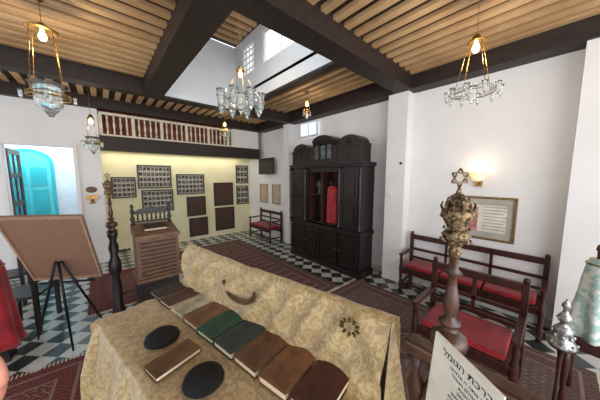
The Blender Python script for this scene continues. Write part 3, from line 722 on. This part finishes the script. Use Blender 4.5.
# ---------------------------------------------------------------- SIGN
def sign():
    TL=Vector((.645,.182,1.489)); ux=Vector((-.47,-.86,-.12)).normalized(); dn=Vector((0.03,-.02,-1)); dn=(dn-ux*dn.dot(ux)).normalized()
    nn=ux.cross(-dn).normalized()
    W=.17;H=.26
    e=TH('information_sign','white standing sign with Hebrew blessing text by railing','sign',tuple(TL),0)
    Mx=Matrix(((ux.x,-dn.x,nn.x,0),(ux.y,-dn.y,nn.y,0),(ux.z,-dn.z,nn.z,0),(0,0,0,1)))
    e.matrix_world=Matrix.Translation(TL)@Mx
    b=MB(); b.box(0,W,-H,0,-.006,0); OB('sign_panel',b,PANELW,e,bevel=.0015)
    def txt(s,x,y,size,al='RIGHT'):
        cu=bpy.data.curves.new('t','FONT'); cu.body=s[::-1]; cu.size=size; cu.align_x=al; cu.extrude=.0003
        to=bpy.data.objects.new('t',cu); COL.objects.link(to)
        bpy.context.view_layer.update()
        me=bpy.data.meshes.new_from_object(to.evaluated_get(bpy.context.evaluated_depsgraph_get()))
        bpy.data.objects.remove(to)
        me.materials.clear(); me.materials.append(INK)
        o=bpy.data.objects.new('lettering',me); COL.objects.link(o); o.parent=e; o.location=(x,y,.0006)
    txt('ברכת הגומל',.155,-.040,.025)
    for i,s in enumerate(('ברוך אתה ה אלהינו','מלך העולם הגומל','לחייבים טובות','שגמלני כל טוב','והקהל עונים אמן','מי שגמלך טוב הוא','יגמלך כל טוב סלה','ברוך אתה ה אלהינו','מלך העולם הגומל','לחייבים טובות')):
        txt(s,.155,-.060-i*.016,.0125)
    st=MB(); inv=e.matrix_world.inverted()
    c=TL+ux*W*.5+dn*H*.9-nn*.012
    st.tube([inv@(TL+ux*W*.5+dn*.05-nn*.012),inv@c,inv@Vector((c.x,c.y,0))],.006,8); OB('sign_post',st,STEELB,e)
sign()
# ---------------------------------------------------------------- HAND OF A BYSTANDER (only a fingertip reaches the view)
def hand():
    Lf=Vector((-.749,.6626,0)); F=Vector((.6626,.749,0)); base=Vector((-.192,.78,0))
    e=TH('person','person reaching in with bare hand and dark sleeve','person',(base.x,base.y,0),0)
    vs=[];ed=[];rr=[]
    def V(p,r,par=None):
        vs.append(tuple(p)); rr.append(r)
        if par is not None: ed.append((par,len(vs)-1))
        return len(vs)-1
    c=Lf*.032
    el=V(c+Lf*.16-F*.16+Vector((0,0,1.12)),.045); fa=V(c+Lf*.09-F*.09+Vector((0,0,1.23)),.038,el)
    wr=V(c+Lf*.01-F*.02+Vector((0,0,1.37)),.024,fa); pm=V(c+Vector((0,0,1.42)),.026,wr)
    for i,(off,ln,r) in enumerate(((0,.066,.0085),(.021,.082,.0092),(.043,.088,.0095),(.065,.08,.0095))):
        b0=V(Lf*off+Vector((0,0,1.45)),.012,pm)
        b1=V(Lf*off+F*.002+Vector((0,0,1.468)),r*1.05,b0)
        b2=V(Lf*off-F*.003+Vector((0,0,1.468+ln*.45)),r,b1)
        b3=V(Lf*off-F*.010+Vector((0,0,1.468+ln*.75)),r*.92,b2)
        V(Lf*off-F*.02+Vector((0,0,1.468+ln)),r*.8,b3)
    t1=V(Lf*.072-F*.012+Vector((0,0,1.405)),.014,pm); t2=V(Lf*.1-F*.025+Vector((0,0,1.435)),.0115,t1); V(Lf*.112-F*.04+Vector((0,0,1.465)),.009,t2)
    me=bpy.data.meshes.new('hand'); me.from_pydata(vs,ed,[]); o=bpy.data.objects.new('hand',me); COL.objects.link(o); o.parent=e
    me.materials.append(SKIN)
    m=o.modifiers.new('skin','SKIN'); m.use_smooth_shade=True
    for i,r in enumerate(rr): me.skin_vertices[0].data[i].radius=(r,r); me.skin_vertices[0].data[i].use_root=(i==0)
    sb=o.modifiers.new('sub','SUBSURF'); sb.levels=2; sb.render_levels=2
    s=MB(); s.tube([c+Lf*.42-F*.42+Vector((0,0,1.3)),c+Lf*.25-F*.25+Vector((0,0,1.08)),c+Lf*.15-F*.15+Vector((0,0,1.14)),c+Lf*.07-F*.075+Vector((0,0,1.26))],[.075,.065,.056,.05],14)
    OB('sleeve',s,M('navy_cloth',(40,46,62),.9),e)
hand()
# ---------------------------------------------------------------- LIGHTS / WORLD / CAMERA
w=bpy.data.worlds.new('World'); S.world=w; w.use_nodes=True
bg=w.node_tree.nodes['Background']; bg.inputs['Color'].default_value=(.86,.92,1,1); bg.inputs['Strength'].default_value=1.95
def area(name,loc,rot,sx,sy,en,col=(1,1,1)):
    l=bpy.data.lights.new(name,'AREA'); l.shape='RECTANGLE'; l.size=sx; l.size_y=sy; l.energy=en; l.color=col
    o=bpy.data.objects.new(name,l); COL.objects.link(o); o.location=loc; o.rotation_euler=rot
area('skylight_daylight',(1.65,2.5,4.58),(0,0,0),1.1,.9,13,(.88,.94,1))
area('room_fill',(0,-3.2,1.9),(rad(95),0,0),6,2.4,180,(1,.97,.93))  # added fill lamp behind the camera, lifts the overall room brightness
area('patio_daylight',(-1.2,6.95,3.6),(rad(40),0,0),1.6,.4,190,(.9,.95,1))
area('gallery_light',(1.8,6.85,2.48),(0,0,0),3.4,.3,13,(1,.93,.78))
l=bpy.data.lights.new('sconce_light','POINT'); l.energy=1.1; l.color=(1,.8,.5); l.shadow_soft_size=.05
o=bpy.data.objects.new('sconce_light',l); COL.objects.link(o); o.location=(WX-.12,.74,2.02)
cam=bpy.data.cameras.new('cam'); co=bpy.data.objects.new('camera',cam); COL.objects.link(co); S.camera=co
co.location=(0,0,1.9); th=rad(41.5)
co.rotation_euler=(rad(90-6),0,-th)
cam.sensor_width=36; cam.lens=226/600*36; cam.clip_start=.02
S.view_settings.view_transform='Standard'
